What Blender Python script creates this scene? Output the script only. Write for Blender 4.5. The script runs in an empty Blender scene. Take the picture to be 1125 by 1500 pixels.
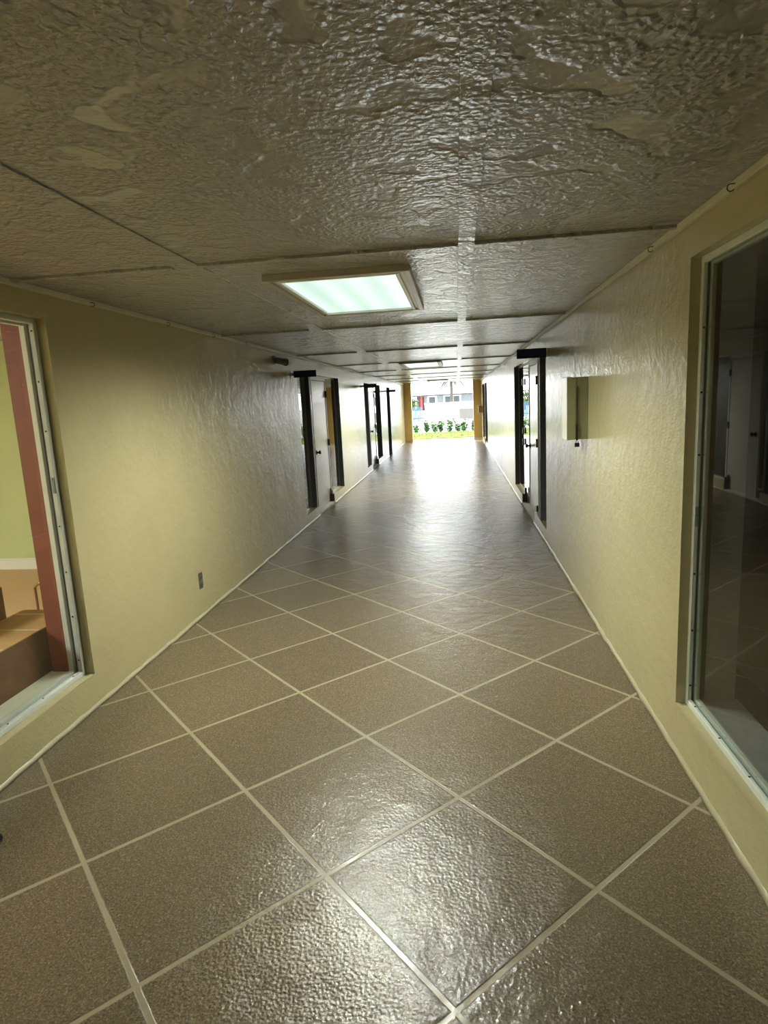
import bpy, bmesh, math, random
from mathutils import Vector, Matrix, Quaternion
random.seed(7)
S = bpy.context.scene
COL = S.collection

# ------------------------------------------------------------------ camera
cam_d = bpy.data.cameras.new('camera')
cam = bpy.data.objects.new('camera', cam_d); COL.objects.link(cam)
right = Vector((0.9921064, 0.11497617, -0.05005375))
up = Vector((0.0288172, 0.17943307, 0.98334803))
fwd = Vector((-0.12204289, 0.97702828, -0.1747034))
M = Matrix((right, up, -fwd)).transposed().to_4x4()
M.translation = Vector((0, 0, 1.53))
cam.matrix_world = M
cam_d.sensor_fit = 'VERTICAL'; cam_d.sensor_height = 36.0
cam_d.lens = 36.0 * 908.25 / 1500.0
cam_d.clip_start = 0.05; cam_d.clip_end = 500
S.camera = cam

# ------------------------------------------------------------------ exposure, sky, sun
S.view_settings.view_transform = 'Standard'
S.view_settings.look = 'None'
S.view_settings.exposure = 0.0
S.view_settings.gamma = 1.0
S.view_settings.use_curve_mapping = False
W = bpy.data.worlds.new('overcast_sky'); S.world = W; W.use_nodes = True
bg = W.node_tree.nodes['Background']
bg.inputs[0].default_value = (0.93, 0.97, 1.0, 1)
bg.inputs[1].default_value = 9.2
sun_d = bpy.data.lights.new('sun', 'SUN'); sun_d.energy = 10.0; sun_d.angle = math.radians(8); sun_d.color = (1, .95, .85)
sun = bpy.data.objects.new('sun', sun_d); COL.objects.link(sun)
sun.rotation_euler = (math.radians(-38), math.radians(-18), 0)

# ------------------------------------------------------------------ dimensions
XL, XR, H = -1.96, 0.883, 2.146
YB, YE = -4.5, 23.6          # back end, far end of the passage

# ------------------------------------------------------------------ material helpers
def mat(name, col, rough=0.5, metal=0.0, spec=0.5, emit=None, estr=0.0):
    m = bpy.data.materials.new(name); m.use_nodes = True
    b = m.node_tree.nodes['Principled BSDF']
    b.inputs['Base Color'].default_value = (*col, 1)
    b.inputs['Roughness'].default_value = rough
    b.inputs['Metallic'].default_value = metal
    b.inputs['Specular IOR Level'].default_value = spec
    if emit:
        b.inputs['Emission Color'].default_value = (*emit, 1)
        b.inputs['Emission Strength'].default_value = estr
    return m
class NT:
    def __init__(s, m): s.t = m.node_tree; s.n = s.t.nodes; s.b = s.n['Principled BSDF']
    def new(s, typ, **k):
        n = s.n.new(typ)
        for a, v in k.items(): setattr(n, a, v)
        return n
    def link(s, a, b): s.t.links.new(a, b)
    def coord(s): return s.new('ShaderNodeTexCoord').outputs['Object']
    def noise(s, vec, scale, detail=3, rough=.5, dist=0):
        n = s.new('ShaderNodeTexNoise'); n.inputs['Scale'].default_value = scale
        n.inputs['Detail'].default_value = detail; n.inputs['Roughness'].default_value = rough
        n.inputs['Distortion'].default_value = dist
        s.link(vec, n.inputs['Vector']); return n.outputs['Fac']
    def vor(s, vec, scale, feature='F1', rnd=1.0):
        n = s.new('ShaderNodeTexVoronoi'); n.feature = feature; n.inputs['Scale'].default_value = scale
        n.inputs['Randomness'].default_value = rnd
        s.link(vec, n.inputs['Vector']); return n
    def math(s, op, a, b=None, c=None):
        n = s.new('ShaderNodeMath'); n.operation = op
        for i, v in enumerate((a, b, c)):
            if v is None: continue
            if isinstance(v, (int, float)): n.inputs[i].default_value = v
            else: s.link(v, n.inputs[i])
        return n.outputs[0]
    def ramp(s, fac, stops):
        n = s.new('ShaderNodeValToRGB'); s.link(fac, n.inputs[0])
        e = n.color_ramp.elements
        while len(e) < len(stops): e.new(0.5)
        for i, (p, c) in enumerate(stops):
            e[i].position = p
            e[i].color = (*c, 1) if isinstance(c, tuple) else (c, c, c, 1)
        return n.outputs[0]
    def mix(s, fac, a, b, mode='MIX'):
        n = s.new('ShaderNodeMix'); n.data_type = 'RGBA'; n.blend_type = mode
        for sock, v in ((n.inputs[0], fac), (n.inputs[6], a), (n.inputs[7], b)):
            if isinstance(v, (int, float)): sock.default_value = v if sock.type == 'VALUE' else (v, v, v, 1)
            elif isinstance(v, tuple): sock.default_value = (*v, 1)
            else: s.link(v, sock)
        return n.outputs[2]
    def bump(s, h, strength=.5, dist=.01, normal=None):
        n = s.new('ShaderNodeBump'); n.inputs['Strength'].default_value = strength
        n.inputs['Distance'].default_value = dist
        s.link(h, n.inputs['Height'])
        if normal is not None: s.link(normal, n.inputs['Normal'])
        return n.outputs[0]

def wall_paint(name, col, col2, rough=.3, bstr=.6):
    m = mat(name, col, rough); t = NT(m); c = t.coord()
    big = t.noise(c, 1.3, 4)
    t.link(t.mix(t.ramp(big, [(.35, 0.0), (.7, 1.0)]), col, col2), t.b.inputs['Base Color'])
    fine = t.noise(c, 95, 2, .5)
    mid = t.noise(c, 14, 3, .55)
    low = t.noise(c, 3.0, 2, .5)
    n1 = t.bump(low, .3, .02)
    n2 = t.bump(mid, .6, .007, n1)
    n3 = t.bump(fine, bstr, .0022, n2)
    t.link(n3, t.b.inputs['Normal'])
    t.b.inputs['Specular IOR Level'].default_value = .7
    return m
M_WALL = wall_paint('yellow_wall_paint', (.50, .44, .245), (.46, .40, .22), .2)
M_REVEAL = wall_paint('yellow_reveal_paint', (.50, .44, .24), (.46, .40, .22), .4)
M_EDGE = wall_paint('edge_trim_paint', (.64, .60, .46), (.56, .52, .40), .4)

# ceiling: cream semi gloss paint over a rough orange-peel skim with smooth patches
M_CEIL = mat('ceiling_gloss_paint', (.55, .50, .40), .18)
t = NT(M_CEIL); c = t.coord()
patch = t.ramp(t.noise(c, 7.5, 2, .4, .3), [(.38, 0.0), (.46, 1.0)])
pebble = t.vor(c, 62, 'SMOOTH_F1')
peb = t.math('SUBTRACT', 1.0, pebble.outputs['Distance'])
ridg = t.noise(c, 75, 2, .5, .6)
h1 = t.math('MULTIPLY', t.math('ADD', t.math('MULTIPLY', peb, .9), t.math('MULTIPLY', ridg, .7)), t.math('ADD', t.math('MULTIPLY', patch, .75), .25))
n1 = t.bump(t.noise(c, 2.6, 2, .4), .4, .025)
n2 = t.bump(t.noise(c, 11, 2, .5), .6, .007, n1)
n3 = t.bump(h1, 1.0, .0085, n2)
t.b.inputs['Specular IOR Level'].default_value = .75
t.link(n3, t.b.inputs['Normal'])
t.link(t.mix(t.noise(c, 1.1, 3), (.36, .355, .32), (.41, .40, .36)), t.b.inputs['Base Color'])

# floor: square pebble-textured tiles laid diagonally
M_FLOOR = mat('diagonal_floor_tile', (.1, .08, .06), .3)
t = NT(M_FLOOR); c = t.coord()
side = 0.8629 / math.sqrt(2); rot = -0.0104
a1 = math.radians(45) + rot; a2 = math.radians(135) + rot
def axis(a):
    sx = t.new('ShaderNodeVectorMath'); sx.operation = 'SUBTRACT'
    t.link(c, sx.inputs[0]); sx.inputs[1].default_value = (-0.0483, 1.3287, 0)
    d = t.new('ShaderNodeVectorMath'); d.operation = 'DOT_PRODUCT'
    t.link(sx.outputs[0], d.inputs[0]); d.inputs[1].default_value = (math.cos(a), math.sin(a), 0)
    q = t.math('DIVIDE', d.outputs['Value'], side)
    wob = t.math('MULTIPLY', t.math('SUBTRACT', t.noise(c, 30, 2), .5), .006)
    q = t.math('ADD', q, wob)
    fr = t.math('FRACT', t.math('ADD', q, 1000.5))
    return t.math('ABSOLUTE', t.math('SUBTRACT', fr, .5)), t.math('FLOOR', t.math('ADD', q, 1000.0))
d1, c1 = axis(a1); d2, c2 = axis(a2)
dm = t.math('MINIMUM', d1, d2)
grout = t.ramp(dm, [(.0115, 1.0), (.0165, 0.0)])
tid = t.new('ShaderNodeTexWhiteNoise'); tid.noise_dimensions = '2D'
cmb = t.new('ShaderNodeCombineXYZ'); t.link(c1, cmb.inputs[0]); t.link(c2, cmb.inputs[1]); t.link(cmb.outputs[0], tid.inputs['Vector'])
sp = t.noise(c, 170, 4, .7)
sp2 = t.vor(c, 150, 'F1')
base = t.ramp(sp, [(.28, (.055, .043, .028)), (.5, (.135, .108, .066)), (.64, (.21, .17, .11)), (.8, (.37, .32, .23))])
chip = t.ramp(sp2.outputs['Color'], [(.0, (.75, .75, .75)), (.6, (1.05, 1.0, .95)), (1.0, (1.5, 1.4, 1.25))])
base = t.mix(1.0, base, chip, 'MULTIPLY')
tv = t.ramp(tid.outputs['Value'], [(0, .86), (1, 1.08)])
base = t.mix(1.0, base, tv, 'MULTIPLY')
gcol = t.mix(t.noise(c, 4, 3), (.36, .31, .20), (.26, .22, .145))
t.link(t.mix(grout, base, gcol), t.b.inputs['Base Color'])
peb = t.noise(c, 100, 2, .4)
vo = t.vor(c, 85, 'SMOOTH_F1').outputs['Distance']
hh = t.math('ADD', t.math('MULTIPLY', peb, 1.0), t.math('MULTIPLY', vo, .6))
hh = t.math('MULTIPLY', hh, t.math('SUBTRACT', 1.0, t.math('MULTIPLY', grout, .8)))
n0 = t.bump(t.noise(c, 8, 3, .55), .7, .013)
n1 = t.bump(t.math('SUBTRACT', 1.0, grout), .5, .0015, n0)
n2 = t.bump(hh, .75, .0030, n1)
t.link(n2, t.b.inputs['Normal'])
t.b.inputs['Roughness'].default_value = .27
t.b.inputs['Specular IOR Level'].default_value = .8

def speckle(name, ca, cb, scale, rough=.6, bstr=.2, bd=.002, spec=.5):
    m = mat(name, ca, rough, spec=spec); t = NT(m); c = t.coord()
    f = t.noise(c, scale, 4, .6)
    t.link(t.mix(t.ramp(f, [(.35, 0.0), (.65, 1.0)]), ca, cb), t.b.inputs['Base Color'])
    if bstr: t.link(t.bump(f, bstr, bd), t.b.inputs['Normal'])
    return m
M_WHITE = speckle('white_window_aluminium', (.66, .69, .62), (.60, .63, .57), 9, .4, .05)
M_GROOVE = speckle('grey_glazing_groove', (.30, .32, .31), (.24, .26, .25), 20, .5, .05)
M_SILL = speckle('white_sill_paint', (.74, .74, .58), (.69, .69, .54), 12, .5, .1)
M_RED = speckle('terracotta_jamb_paint', (.24, .062, .035), (.20, .052, .030), 5, .5, .1)
M_GREY_REVEAL = speckle('grey_inner_reveal', (.30, .30, .28), (.25, .25, .24), 8, .6, .05)
M_GREEN = speckle('light_green_room_paint', (.56, .63, .34), (.53, .60, .33), 1.2, .6, .02)
M_BASEW = speckle('white_baseboard_paint', (.8, .8, .76), (.76, .76, .72), 6, .4, .02)
M_TANFL = speckle('tan_room_floor', (.62, .40, .24), (.66, .42, .21), 2.0, .55, .03)
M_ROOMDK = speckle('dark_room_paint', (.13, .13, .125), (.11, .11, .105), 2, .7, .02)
M_ROOMCR = speckle('cream_room_paint', (.42, .40, .34), (.38, .36, .30), 2, .6, .02)
M_DARK = speckle('dark_grey_frame_shade', (.10, .103, .115), (.085, .088, .10), 18, .4, .1)  # dark metal parts; also carries the shade of posts and far reveals
M_DOORW = speckle('white_gloss_door', (.62, .60, .57), (.58, .56, .53), 3, .2, .1, .003)
M_JAMBW = speckle('white_door_jamb', (.66, .65, .62), (.6, .59, .56), 5, .35, .05)
M_BLACK = mat('black_metal', (.02, .02, .02), .35, .6)
M_HINGE = mat('dark_bronze_hinge', (.05, .045, .035), .4, .7)
M_NAVY = speckle('navy_sign_enamel', (.016, .024, .070), (.013, .02, .058), 6, .5, .02, spec=.25)
M_STEEL = mat('brushed_steel', (.42, .41, .38), .35, .9)
M_OLIVE = speckle('olive_cabinet_paint', (.24, .23, .12), (.215, .205, .11), 10, .35, .08)
M_OLIVEL = speckle('exit_lit_cabinet_front', (.82, .80, .70), (.78, .76, .66), 10, .25, .05)  # front painted pale to hold the glancing light from the exit
M_CARD = speckle('shaded_brown_cardboard', (.20, .10, .05), (.16, .078, .04), 7, .75, .05)  # carton sides, darkened to hold their shade
M_CARDT = speckle('lit_cardboard_top', (.50, .31, .13), (.42, .25, .10), 6, .7, .08)  # same cardboard, lightened where lamp light falls on the top
M_TAPE = mat('clear_packing_tape', (.72, .62, .45), .2)
M_INK = mat('dark_print', (.05, .03, .02), .7)
M_CEDGE = mat('brass_rod', (.25, .13, .06), .4, .5)
M_GREYPL = speckle('grey_plastic', (.45, .42, .40), (.40, .37, .35), 8, .4, .02)
M_LIGHTW = speckle('white_fixture_moulding', (.82, .81, .76), (.78, .77, .72), 9, .35, .1)
M_SKIRT = wall_paint('skirting_mortar', (.46, .41, .27), (.38, .34, .21), .3)
M_CAMG = speckle('grey_camera_housing', (.13, .13, .12), (.11, .11, .10), 20, .4, 0)
M_FRAMEP = speckle('ceiling_toned_frame_paint', (.44, .40, .32), (.40, .37, .30), 9, .35, .1)
M_TANCOL = speckle('ochre_column_paint', (.50, .33, .115), (.46, .30, .10), 3, .5, .05)
M_BRICK = speckle('dark_brick', (.075, .035, .03), (.05, .03, .028), 30, .6, .3)
M_CONC = speckle('pale_concrete', (.55, .54, .50), (.48, .47, .44), 3, .7, .1)
M_GRASSB = speckle('lawn_soil', (.20, .26, .02), (.15, .20, .02), 3, .9, .2)
M_GRASS = speckle('grass_blades', (.10, .16, .012), (.075, .125, .01), 2, .6, 0)
M_LEAF = speckle('hedge_leaves', (.17, .33, .13), (.09, .20, .07), 5, .5, 0)
M_TREE = speckle('tree_leaves', (.10, .16, .03), (.05, .10, .02), 2, .6, 0)
M_FROND = speckle('palm_frond_green', (.03, .04, .022), (.045, .05, .03), 3, .6, 0)
M_TRUNK = speckle('palm_bark', (.055, .05, .045), (.04, .037, .033), 6, .8, .3, .01)
M_WWALL = speckle('white_garden_wall', (.80, .80, .78), (.76, .76, .74), 1.5, .7, .05)
M_HOUSE = speckle('pale_blue_house_wall', (.17, .20, .215), (.155, .185, .20), 1, .7, .05)
M_ROOF = speckle('pale_roof_sheet', (.75, .74, .72), (.7, .69, .67), 1, .6, .05)
M_EAVE = mat('grey_fascia', (.02, .02, .024), .6)
M_WPANE = mat('house_window_glass', (.035, .06, .065), .5)
M_GATE = speckle('pale_blue_gate_paint', (.018, .065, .10), (.03, .09, .13), 2, .5, .05)
M_REDP = speckle('red_porch_post', (.30, .05, .045), (.25, .04, .04), 2, .6, .05)
M_BROWNP = mat('brown_porch_wall', (.09, .04, .035), .7)
M_BROWNB = speckle('tan_box_paint', (.24, .12, .05), (.21, .10, .045), 12, .4, .05)
M_BOARD = speckle('pale_sign_board', (.085, .08, .075), (.078, .073, .07), 6, .6, .02)
M_SCREW = mat('screw_head', (.08, .08, .075), .5, .6)

def glass(name, tint=(1, 1, 1)):
    m = bpy.data.materials.new(name); m.use_nodes = True
    n = m.node_tree.nodes; l = m.node_tree.links; n.clear()
    o = n.new('ShaderNodeOutputMaterial'); mx = n.new('ShaderNodeMixShader')
    tr = n.new('ShaderNodeBsdfTransparent'); tr.inputs[0].default_value = (*tint, 1)
    gl = n.new('ShaderNodeBsdfGlossy'); gl.inputs['Roughness'].default_value = 0.0
    fr = n.new('ShaderNodeFresnel'); fr.inputs[0].default_value = 1.5
    ad = n.new('ShaderNodeMath'); ad.operation = 'MULTIPLY'; ad.inputs[1].default_value = 1.7; ad.use_clamp = True
    ge = n.new('ShaderNodeNewGeometry'); fb = n.new('ShaderNodeMath'); fb.operation = 'SUBTRACT'; fb.inputs[0].default_value = 1.0
    l.new(ge.outputs['Backfacing'], fb.inputs[1]); mm = n.new('ShaderNodeMath'); mm.operation = 'MULTIPLY'
    l.new(fr.outputs[0], ad.inputs[0]); l.new(ad.outputs[0], mm.inputs[0]); l.new(fb.outputs[0], mm.inputs[1]); l.new(mm.outputs[0], mx.inputs[0])
    l.new(tr.outputs[0], mx.inputs[1]); l.new(gl.outputs[0], mx.inputs[2]); l.new(mx.outputs[0], o.inputs[0])
    return m
M_GLASS = glass('window_glass', (.93, .95, .94))

# lamp lens: lit diffuser, brighter where the tubes run behind it
M_LENS = mat('lit_diffuser', (.7, .75, .7), .3)
t = NT(M_LENS); c = t.coord()
sep = t.new('ShaderNodeSeparateXYZ'); t.link(c, sep.inputs[0])
w = t.math('SINE', t.math('MULTIPLY_ADD', sep.outputs[0], 38.0, 1.0))
w = t.math('ADD', w, t.math('MULTIPLY', t.noise(c, 3, 2), 1.2))
t.link(t.ramp(t.math('MULTIPLY_ADD', w, .3, .3), [(.15, (.60, .80, .70)), (.9, (.82, 1.0, .92))]), t.b.inputs['Emission Color'])
t.b.inputs['Emission Strength'].default_value = 1.05
t.b.inputs['Base Color'].default_value = (.08, .09, .085, 1)

# ------------------------------------------------------------------ mesh helpers
def bx(bm, x0, x1, y0, y1, z0, z1, bevel=0.0, seg=2):
    x0, x1 = sorted((x0, x1)); y0, y1 = sorted((y0, y1)); z0, z1 = sorted((z0, z1))
    v = [bm.verts.new((x, y, z)) for z in (z0, z1) for y in (y0, y1) for x in (x0, x1)]
    fs = [(0, 2, 3, 1), (4, 5, 7, 6), (0, 1, 5, 4), (2, 6, 7, 3), (0, 4, 6, 2), (1, 3, 7, 5)]
    f = [bm.faces.new([v[i] for i in q]) for q in fs]
    if bevel:
        es = list({e for k in f for e in k.edges})
        bmesh.ops.bevel(bm, geom=es, offset=bevel, segments=seg, affect='EDGES', profile=.5)
def cyl(bm, p0, p1, r0, r1=None, seg=16, caps=True):
    if r1 is None: r1 = r0
    p0 = Vector(p0); p1 = Vector(p1); d = (p1 - p0).normalized()
    a = d.orthogonal().normalized(); b = d.cross(a)
    A = []; B = []
    for i in range(seg):
        q = 2 * math.pi * i / seg; o = a * math.cos(q) + b * math.sin(q)
        A.append(bm.verts.new(p0 + o * r0)); B.append(bm.verts.new(p1 + o * r1))
    for i in range(seg):
        j = (i + 1) % seg; bm.faces.new((A[i], A[j], B[j], B[i]))
    if caps: bm.faces.new(A[::-1]); bm.faces.new(B)
def tube(bm, pts, r, seg=8):
    for a, b in zip(pts, pts[1:]): cyl(bm, a, b, r, r, seg)
def lathe(bm, origin, axis, prof, seg=20):
    o = Vector(origin); d = Vector(axis).normalized(); a = d.orthogonal().normalized(); b = d.cross(a)
    rings = []
    for h, r in prof:
        rings.append([bm.verts.new(o + d * h + (a * math.cos(2*math.pi*i/seg) + b * math.sin(2*math.pi*i/seg)) * max(r, 1e-4)) for i in range(seg)])
    for A, B in zip(rings, rings[1:]):
        for i in range(seg):
            j = (i + 1) % seg; bm.faces.new((A[i], A[j], B[j], B[i]))
    bm.faces.new(rings[0][::-1]); bm.faces.new(rings[-1])
def obj(name, bm, m, parent=None, smooth=False, kind=None):
    me = bpy.data.meshes.new(name)
    bmesh.ops.recalc_face_normals(bm, faces=bm.faces)
    if smooth:
        for f in bm.faces: f.smooth = True
    bm.to_mesh(me); bm.free()
    for q in (m if isinstance(m, (list, tuple)) else [m]): me.materials.append(q)
    o = bpy.data.objects.new(name, me); COL.objects.link(o)
    if parent: o.parent = parent
    if kind: o['kind'] = kind
    return o
def box(name, m, *a, parent=None, bevel=0.0, kind=None):
    """parent must sit at the world origin or be None"""
    bm = bmesh.new(); bx(bm, *a, bevel=bevel)
    o = obj(name, bm, m, parent, kind=kind); fix(o); return o
def fix(o):
    p = o.parent
    if p: o.matrix_parent_inverse = Matrix.Translation(-Vector(p.location))
def multi(name, m, boxes, parent=None, kind=None, bevel=0.0):
    bm = bmesh.new()
    for b in boxes: bx(bm, *b, bevel=bevel)
    o = obj(name, bm, m, parent, kind=kind); fix(o); return o
def tag(o, label, cat, group=None):
    o['label'] = label; o['category'] = cat
    if group: o['group'] = group
    return o
def thing(name, label, cat, loc, group=None):
    o = bpy.data.objects.new(name, None); COL.objects.link(o); o.location = loc; o.empty_display_size = .1
    return tag(o, label, cat, group)
def sthing(name, loc):
    o = bpy.data.objects.new(name, None); COL.objects.link(o); o.location = loc; o.empty_display_size = .1
    o['kind'] = 'structure'; return o
def P(o, parent, label=None):
    o.parent = parent; fix(o)
    if label: o['label'] = label
    return o

# ------------------------------------------------------------------ structure: floor, ceiling, walls
bm = bmesh.new(); bx(bm, XL - .6, XR + .6, YB, 24.3, -.12, 0)
obj('floor', bm, M_FLOOR, kind='structure')
seams = [2.675 + 2.51 * k for k in range(-2, 9)]
bm = bmesh.new(); bx(bm, XL - .3, XR + .3, YB, YE, H, H + .16)
obj('ceiling', bm, M_CEIL, kind='structure')
for k, y in enumerate([q for q in seams if YB < q < YE]):
    bm = bmesh.new()
    for a, b in ((XL, -1.19), (-1.08, .022), (.088, XR)):
        bx(bm, a, b, y - .012, y + .016, H - .014, H + .004, bevel=.004)
    obj('trim_%d' % (20 + k), bm, M_CEIL, kind='structure')
for i, (x0, x1) in enumerate(((.022, .088), (-1.19, -1.08))):
    bm = bmesh.new(); bx(bm, x0, x1, YB, YE, H - .006, H + .01, bevel=.0015)
    obj('trim_%d' % (i + 1), bm, M_CEIL, kind='structure')
for i, (x0, x1) in enumerate(((XL, XL + .022), (XR - .022, XR))):
    bm = bmesh.new(); bx(bm, x0, x1, YB, YE, H - .026, H + .001, bevel=.004)
    obj('trim_%d' % (i + 3), bm, M_EDGE, kind='structure')

TW = .23   # wall thickness
def wall(name, face, sgn, openings):
    """openings: list of (y0, y1, z0, z1); sgn -1 = left wall (body towards -x)"""
    bm = bmesh.new()
    a, b = face, face + sgn * TW
    y = YB
    for (y0, y1, z0, z1) in sorted(openings):
        if y0 > y: bx(bm, a, b, y, y0, 0, H + .012)
        if z0 > 0: bx(bm, a, b, y0, y1, 0, z0)
        bx(bm, a, b, y0, y1, z1, H + .012)
        y = y1
    bx(bm, a, b, y, YE, 0, H + .012)
    return obj(name, bm, M_WALL, kind='structure')
LW0, LW1 = .25, 2.90
wall('wall_left', XL, -1, [(LW0, LW1, .18, 2.008), (7.68, 8.42, .14, 1.95), (8.42, 9.52, 0, 1.95), (9.52, 10.43, .14, 1.95),
                           (13.30, 14.10, .14, 1.95), (14.10, 15.22, 0, 1.95), (15.22, 16.10, .14, 1.95), (17.6, 18.45, 0, 1.93)])
RW0, RW1 = .10, 2.568
wall('wall_right', XR, 1, [(RW0, RW1, .215, 2.003), (6.45, 7.50, .14, 1.95), (7.50, 8.90, 0, 1.95), (8.90, 9.95, .14, 1.95),
                           (18.9, 20.2, .14, 1.95), (20.2, 21.0, 0, 1.95), (21.0, 22.3, .14, 1.95)])
# uneven mortar line where walls meet the floor
def baseboard(name, face, sgn, gaps):
    bm = bmesh.new(); rnd = random.Random(3)
    y = YB; spans = []
    for g0, g1 in gaps:
        spans.append((y, g0)); y = g1
    spans.append((y, YE))
    for s0, s1 in spans:
        n = max(2, int((s1 - s0) / .09)); prev = None
        for i in range(n + 1):
            yy = s0 + (s1 - s0) * i / n
            hgt = .016 + rnd.random() * .010; wdt = .010 + rnd.random() * .010
            cur = [bm.verts.new((face, yy, 0.0)), bm.verts.new((face - sgn * wdt, yy, 0.0)),
                   bm.verts.new((face - sgn * wdt * .7, yy, hgt * .7)), bm.verts.new((face, yy, hgt))]
            if prev:
                for k in range(3): bm.faces.new((prev[k], prev[k+1], cur[k+1], cur[k]))
            prev = cur
    return obj(name, bm, M_SKIRT, kind='structure', smooth=True)
baseboard('baseboard_left', XL, -1, [(8.42, 9.52), (14.10, 15.22), (17.6, 18.45)])
baseboard('baseboard_right', XR, 1, [(7.50, 8.90), (20.2, 21.0)])

box('wall_back_added', M_WALL, XL - .3, XR + .3, YB - .1, YB, -.1, H + .16, kind='structure')  # unseen wall added to keep daylight from behind out of the passage
# wall returns at the mouth of the passage
box('wall_exit_left', M_TANCOL, XL - .3, -1.685, 23.3, 23.62, 0, H + .1, kind='structure')
box('wall_exit_right', M_TANCOL, .59, XR + .3, 23.3, 23.62, 0, H + .1, kind='structure')
box('trim_5', M_CONC, .57, XR, 23.2, 23.3, 0, .05, kind='structure')
# roof slab and outer shell so that daylight only enters at the exit mouth
box('wall_roof', M_CONC, -6.7, 5.0, YB, YE + .05, H + .16, H + .3, kind='structure')

# ------------------------------------------------------------------ rooms behind the glass
def room(name, m, x0, x1, y0, y1, z0, z1, floor_m=None):
    """inward box shell, open side is the passage wall itself"""
    th = .05
    o = multi(name, m, [(x0, x1, y0 - th, y0, z0, z1), (x0, x1, y1, y1 + th, z0, z1),
                        (x0 - th, x0, y0 - th, y1 + th, z0, z1) if x1 < 0 else (x1, x1 + th, y0 - th, y1 + th, z0, z1),
                        (x0, x1, y0, y1, z1 - .02, z1 + .03)], kind='structure')
    return o
room('wall_green_room', M_GREEN, -6.4, XL - TW, -1.2, 5.8, -.02, 2.4)
box('floor_green_room', M_TANFL, -6.4, XL - TW, -1.2, 5.8, -.07, 0, kind='structure')
bm = bmesh.new(); bx(bm, -6.4, XL - TW, 5.785, 5.80, 0, .10); bx(bm, -6.4, XL - TW, 5.79, 5.80, .10, .118, bevel=.004)
obj('baseboard_green_room', bm, M_BASEW, kind='structure')
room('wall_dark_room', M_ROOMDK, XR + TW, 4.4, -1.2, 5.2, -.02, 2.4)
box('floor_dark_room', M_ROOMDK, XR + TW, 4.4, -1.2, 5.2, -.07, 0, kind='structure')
room('wall_left_office', M_ROOMCR, -4.2, XL - TW, 7.0, 11.2, -.02, 2.4)
room('wall_left_far_office', M_ROOMCR, -4.2, XL - TW, 12.8, 18.9, -.02, 2.4)
room('wall_right_office', M_ROOMCR, XR + TW, 3.2, 6.2, 10.4, -.02, 2.4)
room('wall_right_far_office', M_ROOMCR, XR + TW, 3.2, 18.4, 22.8, -.02, 2.4)
bm = bmesh.new()
bx(bm, -4.2, XL - .6, 7, 18.9, -.07, -.005); bx(bm, XR + .6, 3.2, 6.2, 22.8, -.07, -.005)
obj('floor_offices', bm, M_ROOMCR, kind='structure')

def room_fill_lamp(loc, size, energy, color):  # unseen lamp added to brighten the green room
    r = thing('fill_lamp', 'unseen square lamp added to light the green room behind the left window', 'ceiling light', loc)
    box('fill_lamp_housing', M_LIGHTW, loc[0] - size/2, loc[0] + size/2, loc[1] - size/2, loc[1] + size/2, loc[2] + .02, loc[2] + .07, parent=r, bevel=.01)
    l = bpy.data.lights.new('room_fill_light', 'AREA'); l.size = size * .9; l.energy = energy; l.color = color
    o = bpy.data.objects.new('room_fill_light', l); COL.objects.link(o); o.location = (0, 0, .01); o.parent = r
room_fill_lamp((-4.9, 1.3, 2.29), 1.1, 230, (1, .97, .88))

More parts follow.
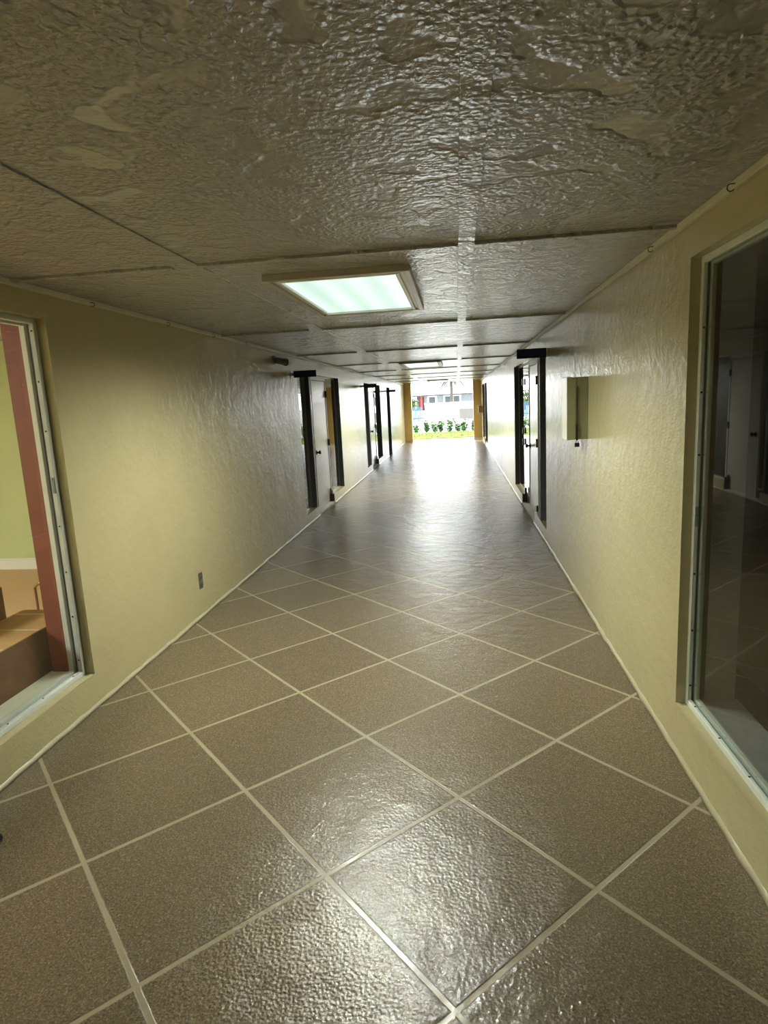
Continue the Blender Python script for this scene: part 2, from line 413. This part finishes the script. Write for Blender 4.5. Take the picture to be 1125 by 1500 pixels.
# ------------------------------------------------------------------ the two shop windows
def screws(parent, pts, nrm):
    bm = bmesh.new(); lathe(bm, (0, 0, 0), nrm, [(0, .0045), (.0015, .0045), (.0025, .003), (.0025, .0008)], 10)
    proto = obj('screw', bm, M_SCREW, parent, smooth=True)
    proto.matrix_parent_inverse = Matrix.Translation(-Vector(parent.location)); proto.location = pts[0]
    for q in pts[1:]:
        c_ = proto.copy(); COL.objects.link(c_); c_.parent = parent
        c_.matrix_parent_inverse = proto.matrix_parent_inverse.copy(); c_.location = q
def shop_window(idx, face, sgn, y0, y1, z0, z1, reveal_m, rec, fw):
    """face = wall face x, sgn = direction into the wall"""
    w_ = sthing('window_%d' % idx, (face, (y0 + y1) / 2, z0))
    xa = face + sgn * rec; xb = xa + sgn * fw
    t1, t2 = .026, .034    # thickness of frame bars measured into the opening
    g0, g1 = xa + sgn * fw * .36, xa + sgn * fw * .60
    def bars(x0, x1, t):
        return [(x0, x1, y1 - t, y1, z0, z1), (x0, x1, y0, y0 + t, z0, z1), (x0, x1, y0 + t, y1 - t, z0, z0 + t), (x0, x1, y0 + t, y1 - t, z1 - t, z1)]
    multi('frame_outer', M_WHITE, bars(xa, g0, t1), parent=w_, bevel=.003)
    multi('glazing_channel', M_GROOVE, bars(g0, g1, t1 * .55), parent=w_)
    multi('frame_inner', M_WHITE, bars(g1, xb, t2), parent=w_, bevel=.003)
    gx = (g0 + g1) / 2
    box('glass_pane', M_GLASS, gx - .003, gx + .003, y0 + .008, y1 - .008, z0 + .008, z1 - .008, parent=w_)
    # inner linings
    xe = face + sgn * TW
    box('jamb_lining', reveal_m, xb, xe, y1 - .012, y1, z0, z1, parent=w_)
    box('jamb_lining', reveal_m, xb, xe, y0, y0 + .012, z0, z1, parent=w_)
    box('head_lining', reveal_m, xb, xe, y0, y1, z1 - .012, z1, parent=w_)
    box('inner_sill', M_SILL if sgn < 0 else M_GREY_REVEAL, xb, xe + sgn * .015, y0, y1, z0, z0 + .018, parent=w_, bevel=.003)
    sx = (xa + g0) / 2
    screws(w_, [(sx, y1 - t1 - .0005, z) for z in [z0 + .09 + i * .24 for i in range(8)]], (0, -1, 0))
    screws(w_, [(sx, y, z0 + t1 + .0005) for y in [y1 - .09 - i * .24 for i in range(9)]], (0, 0, 1))
    # painted-over latch strip on the far jamb
    box('latch_strip', M_GROOVE, sx - sgn * .006, sx + sgn * .006, y1 - t1 - .003, y1 - t1, 1.16 if sgn < 0 else .98, 1.24 if sgn < 0 else 1.06, parent=w_)
shop_window(1, XL, -1, LW0, LW1, .18, 2.008, M_RED, .048, .072)
shop_window(2, XR, 1, RW0, RW1, .215, 2.003, M_GREY_REVEAL, .038, .046)

# ------------------------------------------------------------------ recessed office entrances: sidelights and doors
def knob(parent, x, y, z, sgn):
    """sgn points out of the door into the passage"""
    k = bmesh.new(); lathe(k, (x, y, z), (sgn, 0, 0), [(0, .032), (.006, .032), (.010, .014), (.030, .011), (.038, .024), (.050, .028), (.060, .024), (.066, .010)])
    return P(obj('door_knob', k, M_BLACK, smooth=True), parent, 'black door knob')
def hinge(parent, x, y, z, sgn, h=.1):
    k = bmesh.new(); bx(k, x, x + sgn * .012, y - .018, y + .022, z - h/2, z + h/2, bevel=.002); cyl(k, (x + sgn * .014, y, z - h/2), (x + sgn * .014, y, z + h/2), .008, seg=10)
    return P(obj('hinge', k, M_HINGE), parent)
nwin = [2]; ndoor = [0]
def sidelight(face, sgn, y0, y1, z0, z1, mull=None):
    nwin[0] += 1
    w_ = sthing('window_%d' % nwin[0], (face, (y0 + y1) / 2, z0))
    gx = face + sgn * .070
    box('glass_pane', M_GLASS, gx, gx + .006, y0, y1, z0, z1, parent=w_)
    multi('frame', M_JAMBW, [(gx - sgn * .003, gx + sgn * .025, y0, y0 + .025, z0, z1), (gx - sgn * .003, gx + sgn * .025, y1 - .025, y1, z0, z1),
                             (gx - sgn * .003, gx + sgn * .025, y0, y1, z0, z0 + .025), (gx - sgn * .003, gx + sgn * .025, y0, y1, z1 - .025, z1)], parent=w_)
    return w_
def entrance(face, sgn, y0, post, dy0, dy1, y1, knob_at_near, gap0, gap1):
    out = -sgn
    pl = .068; dx = face + sgn * pl
    head = 1.95
    # far reveal and mullion post: backlit shade put into dark grey; both under the door
    ndoor[0] += 1
    d = sthing('door_%d' % ndoor[0], (face, (dy0 + dy1) / 2, 0))
    box('frame_post', M_DARK, face + sgn * .002, face + sgn * .075, post, post + .07, .14, head, parent=d, bevel=.003)
    box('shaded_end_reveal', M_DARK, face + sgn * .0, face + sgn * .072, y1 - .012, y1 - .001, .14, head, parent=d)
    jt = .04
    multi('door_jamb', M_JAMBW, [(face + sgn * .060, face + sgn * .12, dy0 - jt, dy0, 0, head), (face + sgn * .060, face + sgn * .12, dy1, dy1 + jt, 0, head),
                                 (face + sgn * .060, face + sgn * .12, dy0, dy1, 1.885, head)], parent=d, bevel=.003)
    leaf_ = box('door_panel', M_DOORW, dx, dx + sgn * .04, dy0 + .004, dy1 - .004, .03, 1.88, parent=d, bevel=.002)
    kn, hg = (dy0 + .07, dy1) if knob_at_near else (dy1 - .07, dy0)
    knob(leaf_, dx, kn, .86, out)
    for z in (1.69, .95, .14): hinge(leaf_, face + sgn * .062, hg + (-.0 if knob_at_near else 0), z, out)
    box('threshold', M_CONC, face + sgn * .0, face + sgn * .16, gap0, gap1, 0, .028, parent=d, bevel=.003)
    # brick-lined plinth end facing down the passage
    box('plinth_end', M_BRICK, face + sgn * .0, face + sgn * .066, gap1 - .03, gap1 + .004, 0, .148, parent=d, bevel=.004)
    box('door_stop', M_BLACK, face + sgn * .035, face + sgn * .06, gap1 - .04, gap1 - .015, .13, .235, parent=d, bevel=.003)
    sidelight(face, sgn, y0, post, .14, head)
    if dy0 - jt - (post + .07) > .1: sidelight(face, sgn, post + .07, dy0 - jt, .14, head)
    sidelight(face, sgn, dy1 + jt, y1 - .013, .14, head)
    return d
entrance(XL, -1, 7.68, 8.30, 8.70, 9.60, 10.43, True, 8.42, 9.52)
entrance(XL, -1, 13.30, 13.90, 14.45, 15.35, 16.10, True, 14.10, 15.22)
dR = entrance(XR, 1, 6.45, 6.93, 7.62, 8.50, 9.95, False, 7.50, 8.90)
for z in (1.71, 1.02, .86): box('frame_clip', M_BLACK, XR + .045, XR + .066, 9.18, 9.24, z - .045, z + .045, parent=dR, bevel=.002)
entrance(XR, 1, 18.9, 20.2, 20.35, 20.95, 22.3, False, 20.2, 21.0)
# plain far door on the left wall
ndoor[0] += 1
d = sthing('door_%d' % ndoor[0], (XL, 18.0, 0))
box('door_panel', M_DOORW, XL - .09, XL - .13, 17.6, 18.45, .01, 1.93, parent=d)
box('shaded_end_reveal', M_DARK, XL, XL - .10, 18.435, 18.449, 0, 1.93, parent=d)  # dark strip holding the shade of the far reveal
knob(d, XL - .09, 17.75, .9, 1)

# ------------------------------------------------------------------ ceiling lights
def ceiling_light(label, x0, x1, y0, y1, power, first=None):
    cx, cy = (x0 + x1) / 2, (y0 + y1) / 2
    r = thing('ceiling_light', label, 'ceiling light', (cx, cy, H), 'lit rectangular lights along the passage ceiling')
    def ring(name, o, wd, z0, z1, m):
        a, b, c_, d_ = x0 + o, x1 - o, y0 + o, y1 - o
        return multi(name, m, [(a, a + wd, c_, d_, z0, z1), (b - wd, b, c_, d_, z0, z1), (a + wd, b - wd, c_, c_ + wd, z0, z1), (a + wd, b - wd, d_ - wd, d_, z0, z1)], parent=r, bevel=.003)
    ring('outer_frame', 0, .030, H - .030, H + .001, M_FRAMEP)
    ring('step_moulding', .030, .022, H - .020, H + .001, M_LIGHTW)
    ring('inner_moulding', .052, .020, H - .030, H + .001, M_LIGHTW)
    box('diffuser', M_LENS, x0 + .070, x1 - .070, y0 + .070, y1 - .070, H - .016, H - .006, parent=r)
    k = 0
    for fx in (-.16, 0, .16):
        for fy in (-.42, -.14, .14, .42):
            l = bpy.data.lights.new('tube_light', 'SPOT'); l.energy = power / 12; l.color = (.96, 1.0, .88)
            l.shadow_soft_size = 0.0; l.spot_size = math.radians(165); l.spot_blend = 1.0
            o = bpy.data.objects.new('tube_light', l); COL.objects.link(o); o.parent = r; o.location = (fx, fy, -.022)
ceiling_light('large lit rectangular ceiling light nearest the viewer, in front of the first seams', -.90, -.20, 2.99, 4.29, 300)
ceiling_light('second lit ceiling light, halfway down the passage', -.92, -.24, 10.25, 11.9, 330)
ceiling_light('third and farthest ceiling light, close to the bright exit', -.95, -.27, 20.6, 22.3, 220)

# ------------------------------------------------------------------ blade signs
def sign(x0, x1, wallx, y, z0, z1, label):
    r = thing('blade_sign', label, 'sign', (wallx, y, (z0 + z1) / 2), 'small navy signs projecting from the walls')
    box('sign_panel', M_NAVY, x0, x1, y - .011, y + .011, z0, z1, parent=r, bevel=.003)
    e = x0 if abs(x0 - wallx) < abs(x1 - wallx) else x1
    zc = (z0 + z1) / 2
    box('bracket', M_STEEL, wallx, e, y - .006, y + .006, zc - .018, zc + .018, parent=r)
    s = 1 if wallx < 0 else -1
    box('mounting_plate', M_STEEL, wallx, wallx + s * .006, y - .025, y + .025, zc - .04, zc + .04, parent=r, bevel=.001)
sign(-1.925, -1.650, XL, 7.4, 1.866, 1.944, 'navy blade sign over the first doorway on the left wall')
sign(-1.897, -1.634, XL, 12.9, 1.829, 1.910, 'dark blade sign over the second doorway on the left wall')
sign(-1.891, -1.640, XL, 17.0, 1.782, 1.842, 'farthest dark blade sign on the left wall, above a narrow dark door edge')
sign(.592, .874, XR, 6.35, 1.877, 1.968, 'navy blade sign on the right wall above the white door')

# ------------------------------------------------------------------ wall cabinet on the right
r = thing('wall_cabinet', 'shallow olive metal cabinet with a padlock on the right wall', 'cabinet', (XR, 4.48, 1.2))
box('body', M_OLIVE, .775, XR, 4.402, 4.575, 1.209, 1.630, parent=r, bevel=.003)
box('door', M_OLIVEL, .741, .773, 4.400, 4.60, 1.206, 1.633, parent=r, bevel=.004)
box('door_edge_strip', M_OLIVE, .7415, .8, 4.397, 4.402, 1.209, 1.630, parent=r)
box('hinge_rod', M_HINGE, .809, .814, 4.393, 4.398, 1.31, 1.572, parent=r)
box('hasp', M_BLACK, .803, .813, 4.386, 4.398, 1.205, 1.312, parent=r, bevel=.002)
r2 = thing('padlock', 'small dark padlock hanging under the olive wall cabinet', 'padlock', (.808, 4.392, 1.17))
bm = bmesh.new(); bx(bm, .792, .824, 4.384, 4.400, 1.160, 1.188, bevel=.003); P(obj('lock_body', bm, M_BLACK), r2)
bm = bmesh.new(); pts = [(.808 + .009 * math.cos(a), 4.392, 1.188 + .004 + .014 * math.sin(a)) for a in [math.pi * i / 8 for i in range(9)]]
tube(bm, [(.817, 4.392, 1.186)] + pts + [(.799, 4.392, 1.186)], .0025); P(obj('shackle', bm, M_STEEL, smooth=True), r2)

# tan box near the exit on the right
r = thing('utility_box', 'brown box on the right wall just before the exit', 'box', (XR, 22.5, 1.1))
box('body', M_BROWNB, .755, XR + .004, 22.42, 22.60, .985, 1.225, parent=r, bevel=.008)
box('lid', M_BROWNB, .745, .757, 22.41, 22.61, .975, 1.235, parent=r, bevel=.003)

# ------------------------------------------------------------------ floodlight camera on the left wall
r = thing('security_camera', 'small grey barrel security camera under the ceiling on the left wall', 'camera', (XL, 6.75, 2.03))
bm = bmesh.new(); lathe(bm, (XL, 6.72, 2.035), (1, 0, 0), [(0, .048), (.012, .048), (.022, .040), (.030, .02)]); P(obj('base', bm, M_GREY_REVEAL, smooth=True), r)
bm = bmesh.new(); tube(bm, [(XL + .028, 6.72, 2.035), (XL + .06, 6.74, 2.035), (XL + .07, 6.77, 2.02)], .012, 10); P(obj('arm', bm, M_DARK, smooth=True), r)
ax = Vector((.42, .9, -.10)).normalized(); o0 = Vector((XL + .055, 6.70, 2.025))
bm = bmesh.new(); lathe(bm, o0, ax, [(-.04, .02), (-.035, .030), (.0, .034), (.11, .036), (.115, .034)]); P(obj('barrel', bm, M_CAMG, smooth=True), r)
bm = bmesh.new(); lathe(bm, o0 + ax * .112, ax, [(0, .040), (.022, .041), (.026, .036)]); P(obj('front_ring', bm, M_DARK, smooth=True), r)
bm = bmesh.new(); lathe(bm, o0 + ax * .136, ax, [(0, .034), (.005, .032), (.008, .02)]); P(obj('front_glass', bm, M_BASEW, smooth=True), r, 'pale front glass')

# ------------------------------------------------------------------ outlet low on the left wall
r = thing('wall_outlet', 'small worn metal power outlet low on the left wall', 'outlet', (XL, 4.32, .27))
box('cover_plate', M_STEEL, XL, XL + .006, 4.285, 4.352, .215, .335, parent=r, bevel=.002)
for z in (.302, .248):
    bm = bmesh.new(); lathe(bm, (XL + .006, 4.318, z), (1, 0, 0), [(0, .017), (.004, .017), (.005, .015)], 18)
    s = P(obj('socket', bm, M_DARK), r)
bm = bmesh.new(); lathe(bm, (XL + .006, 4.318, .275), (1, 0, 0), [(0, .004), (.002, .003)], 10); P(obj('screw', bm, M_STEEL), r)

# ------------------------------------------------------------------ cup hooks along the ceiling battens
def hook_mesh(s):
    bm = bmesh.new()
    pts = [(0, 0, 0), (s * .012, 0, 0)] + [(s * (.012 + .011 * math.sin(a)), 0, -.011 + .011 * math.cos(a)) for a in [math.pi * i / 7 * 1.35 for i in range(1, 8)]]
    tube(bm, pts, .0018, 8); return bm
def hook(x, y, s, label):
    o = obj('cup_hook', hook_mesh(s), M_HINGE, smooth=True); o.location = (x, y, H - .014)
    tag(o, label, 'hook', 'cup hooks along the ceiling battens')
hook(XR - .022, 2.152, -1, 'small metal cup hook nearest the viewer on the right ceiling batten')
hook(XR - .022, 2.956, -1, 'small metal cup hook farther along the right ceiling batten')
hook(XL + .022, 3.272, 1, 'cup hook on the left ceiling batten, the one nearest the window')
hook(XL + .022, 4.166, 1, 'cup hook on the left ceiling batten, second from the window')
hook(XL + .022, 4.966, 1, 'cup hook on the left ceiling batten, third from the window')
hook(XL + .022, 5.744, 1, 'cup hook on the left ceiling batten, farthest from the window')
bm = bmesh.new(); bx(bm, -1.10, -1.06, 4.15, 4.165, H - .005, H); bx(bm, -.985, -.965, 4.15, 4.165, H - .005, H)
tube(bm, [(-1.08, 4.157, H - .004), (-1.05, 4.157, H - .010), (-1.0, 4.157, H - .010), (-.975, 4.157, H - .004)], .0025)
tag(obj('ceiling_clip', bm, M_LIGHTW), 'thin painted wire clip on the ceiling left of the nearest light', 'clip')

# small black stopper at the left picture edge
bm = bmesh.new(); lathe(bm, (-1.735, 1.862, 0), (0, 0, 1), [(0, .016), (.012, .018), (.026, .014), (.032, .006)], 16)
tag(obj('door_stop', bm, M_BLACK, smooth=True), 'small black rubber stop on the floor under the left window', 'door stop')

# ------------------------------------------------------------------ boxes in the green room
def carton(label, x0, x1, y0, y1, z0, z1, seams_, marks):
    r = thing('cardboard_box', label, 'box', ((x0 + x1) / 2, (y0 + y1) / 2, z0), 'cardboard boxes in the green room')
    b = multi('carton', [M_CARD], [(x0, x1, y0, y1, z0, z1 - .004)], parent=r, bevel=.004)
    tf = box('top_flaps', M_CARDT, x0 + .001, x1 - .001, y0 + .001, y1 - .001, z1 - .006, z1, parent=r, bevel=.002)
    for s in seams_: box('tape', M_TAPE, x0 + .002, x1 - .002, s - .006, s + .006, z1, z1 + .0012, parent=tf)
    for (my, mz, w_, h_) in marks: box('printed_mark', M_INK, x1, x1 + .0008, my - w_/2, my + w_/2, mz - h_/2, mz + h_/2, parent=b)
carton('long low cardboard box right behind the window sill', -2.555, -2.215, 1.5, 3.20, 0, .44, [2.60, 2.87, 3.12], [])
carton('taller cardboard box with dark print at the left picture edge', -2.98, -2.575, 2.35, 3.09, 0, .615, [], [(3.0, .56, .05, .03), (2.98, .47, .05, .03)])
r = thing('grey_bin', 'grey bin with a bent brown rim standing behind the long cardboard box', 'bin', (-2.8, 4.0, 0))
bm = bmesh.new(); bx(bm, -2.965, -2.60, 3.9, 4.2, 0, .36, bevel=.02); P(obj('body', bm, M_GREYPL), r)
bm = bmesh.new(); tube(bm, [(-2.985, 3.885, 0), (-2.985, 3.885, .37), (-2.95, 3.885, .40), (-2.6, 3.885, .43), (-2.58, 3.885, .43)], .009); P(obj('rim_rod', bm, M_CEDGE), r)

# ------------------------------------------------------------------ outside: paving, lawn, plants, wall, house
box('ground', M_CONC, -60, 60, 24.3, 140, -.2, -.012, kind='structure')
box('ground_rear', M_CONC, -30, 30, -30, YB, -.2, -.012, kind='structure')
bm = bmesh.new(); bx(bm, -9, 7, 24.75, 28.9, -.05, .03); obj('lawn_bed', bm, M_GRASSB, kind='structure')
bm = bmesh.new(); rnd = random.Random(11)
for i in range(9000):
    x = rnd.uniform(-3.5, 2.2); y = rnd.uniform(24.76, 28.85); h = rnd.uniform(.03, .075); a = rnd.uniform(0, math.pi)
    dx_, dy_ = math.cos(a) * .006, math.sin(a) * .006; lx, ly = rnd.uniform(-.02, .02), rnd.uniform(-.02, .02)
    v = [bm.verts.new(q) for q in ((x - dx_, y - dy_, .030), (x + dx_, y + dy_, .028), (x + lx, y + ly, .028 + h))]
    bm.faces.new(v)
o = obj('lawn_grass', bm, M_GRASS); tag(o, 'strip of yellow green lawn grass beyond the exit', 'grass'); o['kind'] = 'stuff'

def leaf(bm, p, d, L, w, up_=Vector((0, 0, 1)), droop=.3):
    d = d.normalized(); s = d.cross(up_)
    s = s.normalized() if s.length > 1e-3 else Vector((1, 0, 0))
    pts = []
    for i in range(5):
        q = i / 4; wd = w * math.sin(math.pi * (.12 + .86 * q)); c_ = p + d * L * q - up_ * droop * L * q * q
        pts.append((bm.verts.new(c_ - s * wd), bm.verts.new(c_ + up_ * wd * .15), bm.verts.new(c_ + s * wd)))
    for A, B in zip(pts, pts[1:]):
        bm.faces.new((A[0], A[1], B[1], B[0])); bm.faces.new((A[1], A[2], B[2], B[1]))
def shrub(x, y, h, spread, label, seed):
    rnd = random.Random(seed)
    r = thing('garden_shrub', label, 'shrub', (x, y, .0), 'shrubs along the lawn')
    st = bmesh.new(); lf = bmesh.new()
    for k in range(18):
        a = rnd.uniform(0, 6.28); rad = rnd.uniform(.2, 1) * spread
        tip = Vector((x + math.cos(a) * rad, y + math.sin(a) * rad * .6, h * rnd.uniform(.55, 1.0)))
        b0 = Vector((x + math.cos(a) * rad * .2, y, 0)); cyl(st, b0, tip, .01, .004, 6)
        for j in range(9):
            q = .1 + .9 * j / 8; p0 = b0.lerp(tip, q); aa = rnd.uniform(0, 6.28)
            leaf(lf, p0, Vector((math.cos(aa), math.sin(aa), rnd.uniform(.1, .9))), rnd.uniform(.16, .26), rnd.uniform(.04, .07))
    P(obj('stem', st, M_TRUNK), r); P(obj('foliage', lf, M_LEAF), r)
shrub(-1.95, 29.2, 0.40, 0.18, 'low garden shrub at the foot of the blue gate', 1)
shrub(-1.48, 29.75, 0.63, 0.23, 'tall leafy shrub leaning right, next to the blue gate', 2)
shrub(-1.05, 29.15, 0.55, 0.25, 'broad leafy shrub, third from the left along the lawn', 3)
shrub(-.80, 29.6, 0.58, 0.23, 'leafy shrub left of the tallest plant along the lawn', 4)
shrub(-.38, 29.1, 0.71, 0.30, 'tallest leafy shrub in the middle of the lawn edge', 5)
shrub(.02, 29.7, 0.42, 0.18, 'small shrub between the tallest one and the rightmost pair', 6)
shrub(.28, 29.0, 0.57, 0.28, 'leafy shrub in front of the pale board on a post', 7)
shrub(.72, 29.4, 0.47, 0.17, 'rightmost small shrub beside the right column', 8)

r = thing('garden_wall', 'long low white garden wall beyond the lawn', 'wall', (0, 46, 0))
box('wall_body', M_WWALL, -2.35, 9, 46, 46.2, -.1, 1.20, parent=r); box('coping', M_WWALL, -2.4, 9.05, 45.96, 46.24, 1.20, 1.26, parent=r, bevel=.01)
box('wall_body', M_WWALL, -12, -3.5, 46, 46.2, -.1, 1.20, parent=r)
r = thing('wall_lantern', 'small grey fixture on the white garden wall', 'lantern', (-.93, 45.9, .9))
box('head', M_DARK, -1.02, -.86, 45.82, 45.96, .98, 1.06, parent=r, bevel=.01); box('arm', M_DARK, -.96, -.92, 45.88, 45.96, .86, .98, parent=r); box('base', M_DARK, -1.06, -.80, 45.85, 45.96, .66, .73, parent=r, bevel=.01)
r = thing('garden_gate', 'pale blue double board gate in the white garden wall', 'gate', (-2.9, 45, 0))
multi('gate_boards', M_GATE, [(-3.38 + i * .115, -3.38 + i * .115 + .085, 45, 45.03, -.1, .98 + .10 * math.sin(i / 7 * math.pi)) for i in range(8)], parent=r)
box('gate_rail', M_GATE, -3.4, -2.46, 45.03, 45.07, .18, .28, parent=r)
box('gate_rail', M_GATE, -3.4, -2.46, 45.03, 45.07, .78, .88, parent=r)
box('latch', M_DARK, -2.50, -2.42, 44.96, 45.0, .42, .50, parent=r)
r = thing('notice_board', 'pale board on a thin post at the right of the lawn', 'sign', (.56, 34, 0))
box('board', M_BOARD, .10, 1.0, 34, 34.04, .40, .97, parent=r, bevel=.01); box('bottom_rail', M_DARK, .08, 1.02, 33.98, 34.05, .345, .385, parent=r)
box('post', M_DARK, .53, .57, 34.05, 34.09, -.1, .9, parent=r)

r = thing('house', 'single storey pale blue house with a long white roof behind the garden wall', 'house', (0, 92, 0))
box('wall_front', M_HOUSE, -4.75, 14, 92, 96, -.1, 2.25, parent=r)
bm = bmesh.new()
vs = [bm.verts.new(q) for q in ((-14, 90, 2.20), (16, 90, 2.20), (16, 97, 5.4), (-14, 97, 5.4), (-14, 90, 2.12), (16, 90, 2.12), (16, 97, 5.2), (-14, 97, 5.2))]
for q in ((0, 1, 2, 3), (4, 7, 6, 5), (0, 4, 5, 1), (1, 5, 6, 2), (2, 6, 7, 3), (3, 7, 4, 0)): bm.faces.new([vs[i] for i in q])
P(obj('roof', bm, M_ROOF), r)
box('fascia', M_EAVE, -14, 16, 89.9, 90.0, 2.0, 2.20, parent=r)
for (a, b) in ((-4.05, -3.15), (-1.72, -.95), (-.5, .35)):
    f = multi('window', M_ROOF, [(a - .25, b + .25, 91.9, 92, 1.86, 2.0), (a - .25, b + .25, 91.9, 92, .9, 1.0), (a - .25, a, 91.9, 92, 1.0, 1.86), (b, b + .25, 91.9, 92, 1.0, 1.86)], parent=r)
    pn = box('window_pane', M_WPANE, a, b, 91.93, 91.98, 1.0, 1.86, parent=r)
box('porch_post', M_REDP, -5.25, -4.98, 91.2, 91.6, -.1, 2.1, parent=r); box('porch_wall', M_BROWNP, -5.9, -4.78, 92.5, 92.7, -.1, 2.1, parent=r)

def tree(x, y, h, rad, label, seed):
    rnd = random.Random(seed); r = thing('garden_tree', label, 'tree', (x, y, 0))
    bm = bmesh.new(); cyl(bm, (x, y, -.1), (x + .1, y, h * .6), .12, .07, 10); P(obj('trunk', bm, M_TRUNK), r)
    bm = bmesh.new()
    for i in range(1500):
        v = Vector((rnd.gauss(0, 1), rnd.gauss(0, 1), rnd.gauss(0, 1))).normalized() * rad * rnd.uniform(.55, 1)
        leaf(bm, Vector((x, y, h * .68)) + Vector((v.x, v.y, v.z * .7)), Vector((rnd.uniform(-1, 1), rnd.uniform(-1, 1), rnd.uniform(-.5, .7))), .26, .06)
    P(obj('crown', bm, M_TREE), r)
tree(-5.1, 66, 1.75, 1.05, 'yellow green bushy tree behind the blue gate', 21)

def palm(x, y, h, label, seed, fronds):
    rnd = random.Random(seed); r = thing('palm_tree', label, 'palm tree', (x, y, 0))
    bm = bmesh.new(); n = 12
    for i in range(n): cyl(bm, (x, y, h * i / n - .1), (x, y, h * (i + 1) / n - .1), .19 - .004 * i, .17 - .004 * i, 12)
    P(obj('trunk', bm, M_TRUNK), r)
    for (az, L, dr) in fronds:
        bm = bmesh.new(); d = Vector((math.cos(az), math.sin(az), .35)); p0 = Vector((x, y, h - .1)); prev = p0; K = 16
        for k in range(1, K + 1):
            q = k / K; p = p0 + Vector((d.x * L * q * (1 - .15 * q), d.y * L * q, d.z * L * q - dr * L * q * q)); cyl(bm, prev, p, .02 * (1.1 - q), .02 * (1.05 - q), 5)
            if k > 2:
                side_ = Vector((-d.y, d.x, 0)).normalized()
                for s in (-1, 1): leaf(bm, p, side_ * s * .6 + (p - prev).normalized() * .5 + Vector((0, 0, -.35)), .7 * (1.15 - q), .06)
            prev = p
        P(obj('frond', bm, M_FROND), r)
fr = [(i * .7 + .2, 1.55, .95) for i in range(9)]
palm(-.50, 60, 3.6, 'palm tree with hanging fronds in front of the pale house', 5, [(3.14, 1.45, 1.6), (0.05, 1.75, 1.25), (2.2, 1.5, .9), (4.1, 1.6, 1.0), (5.2, 1.5, 1.0), (1.2, 1.5, .9), (3.5, 1.4, .8), (0.6, 1.4, .7)])
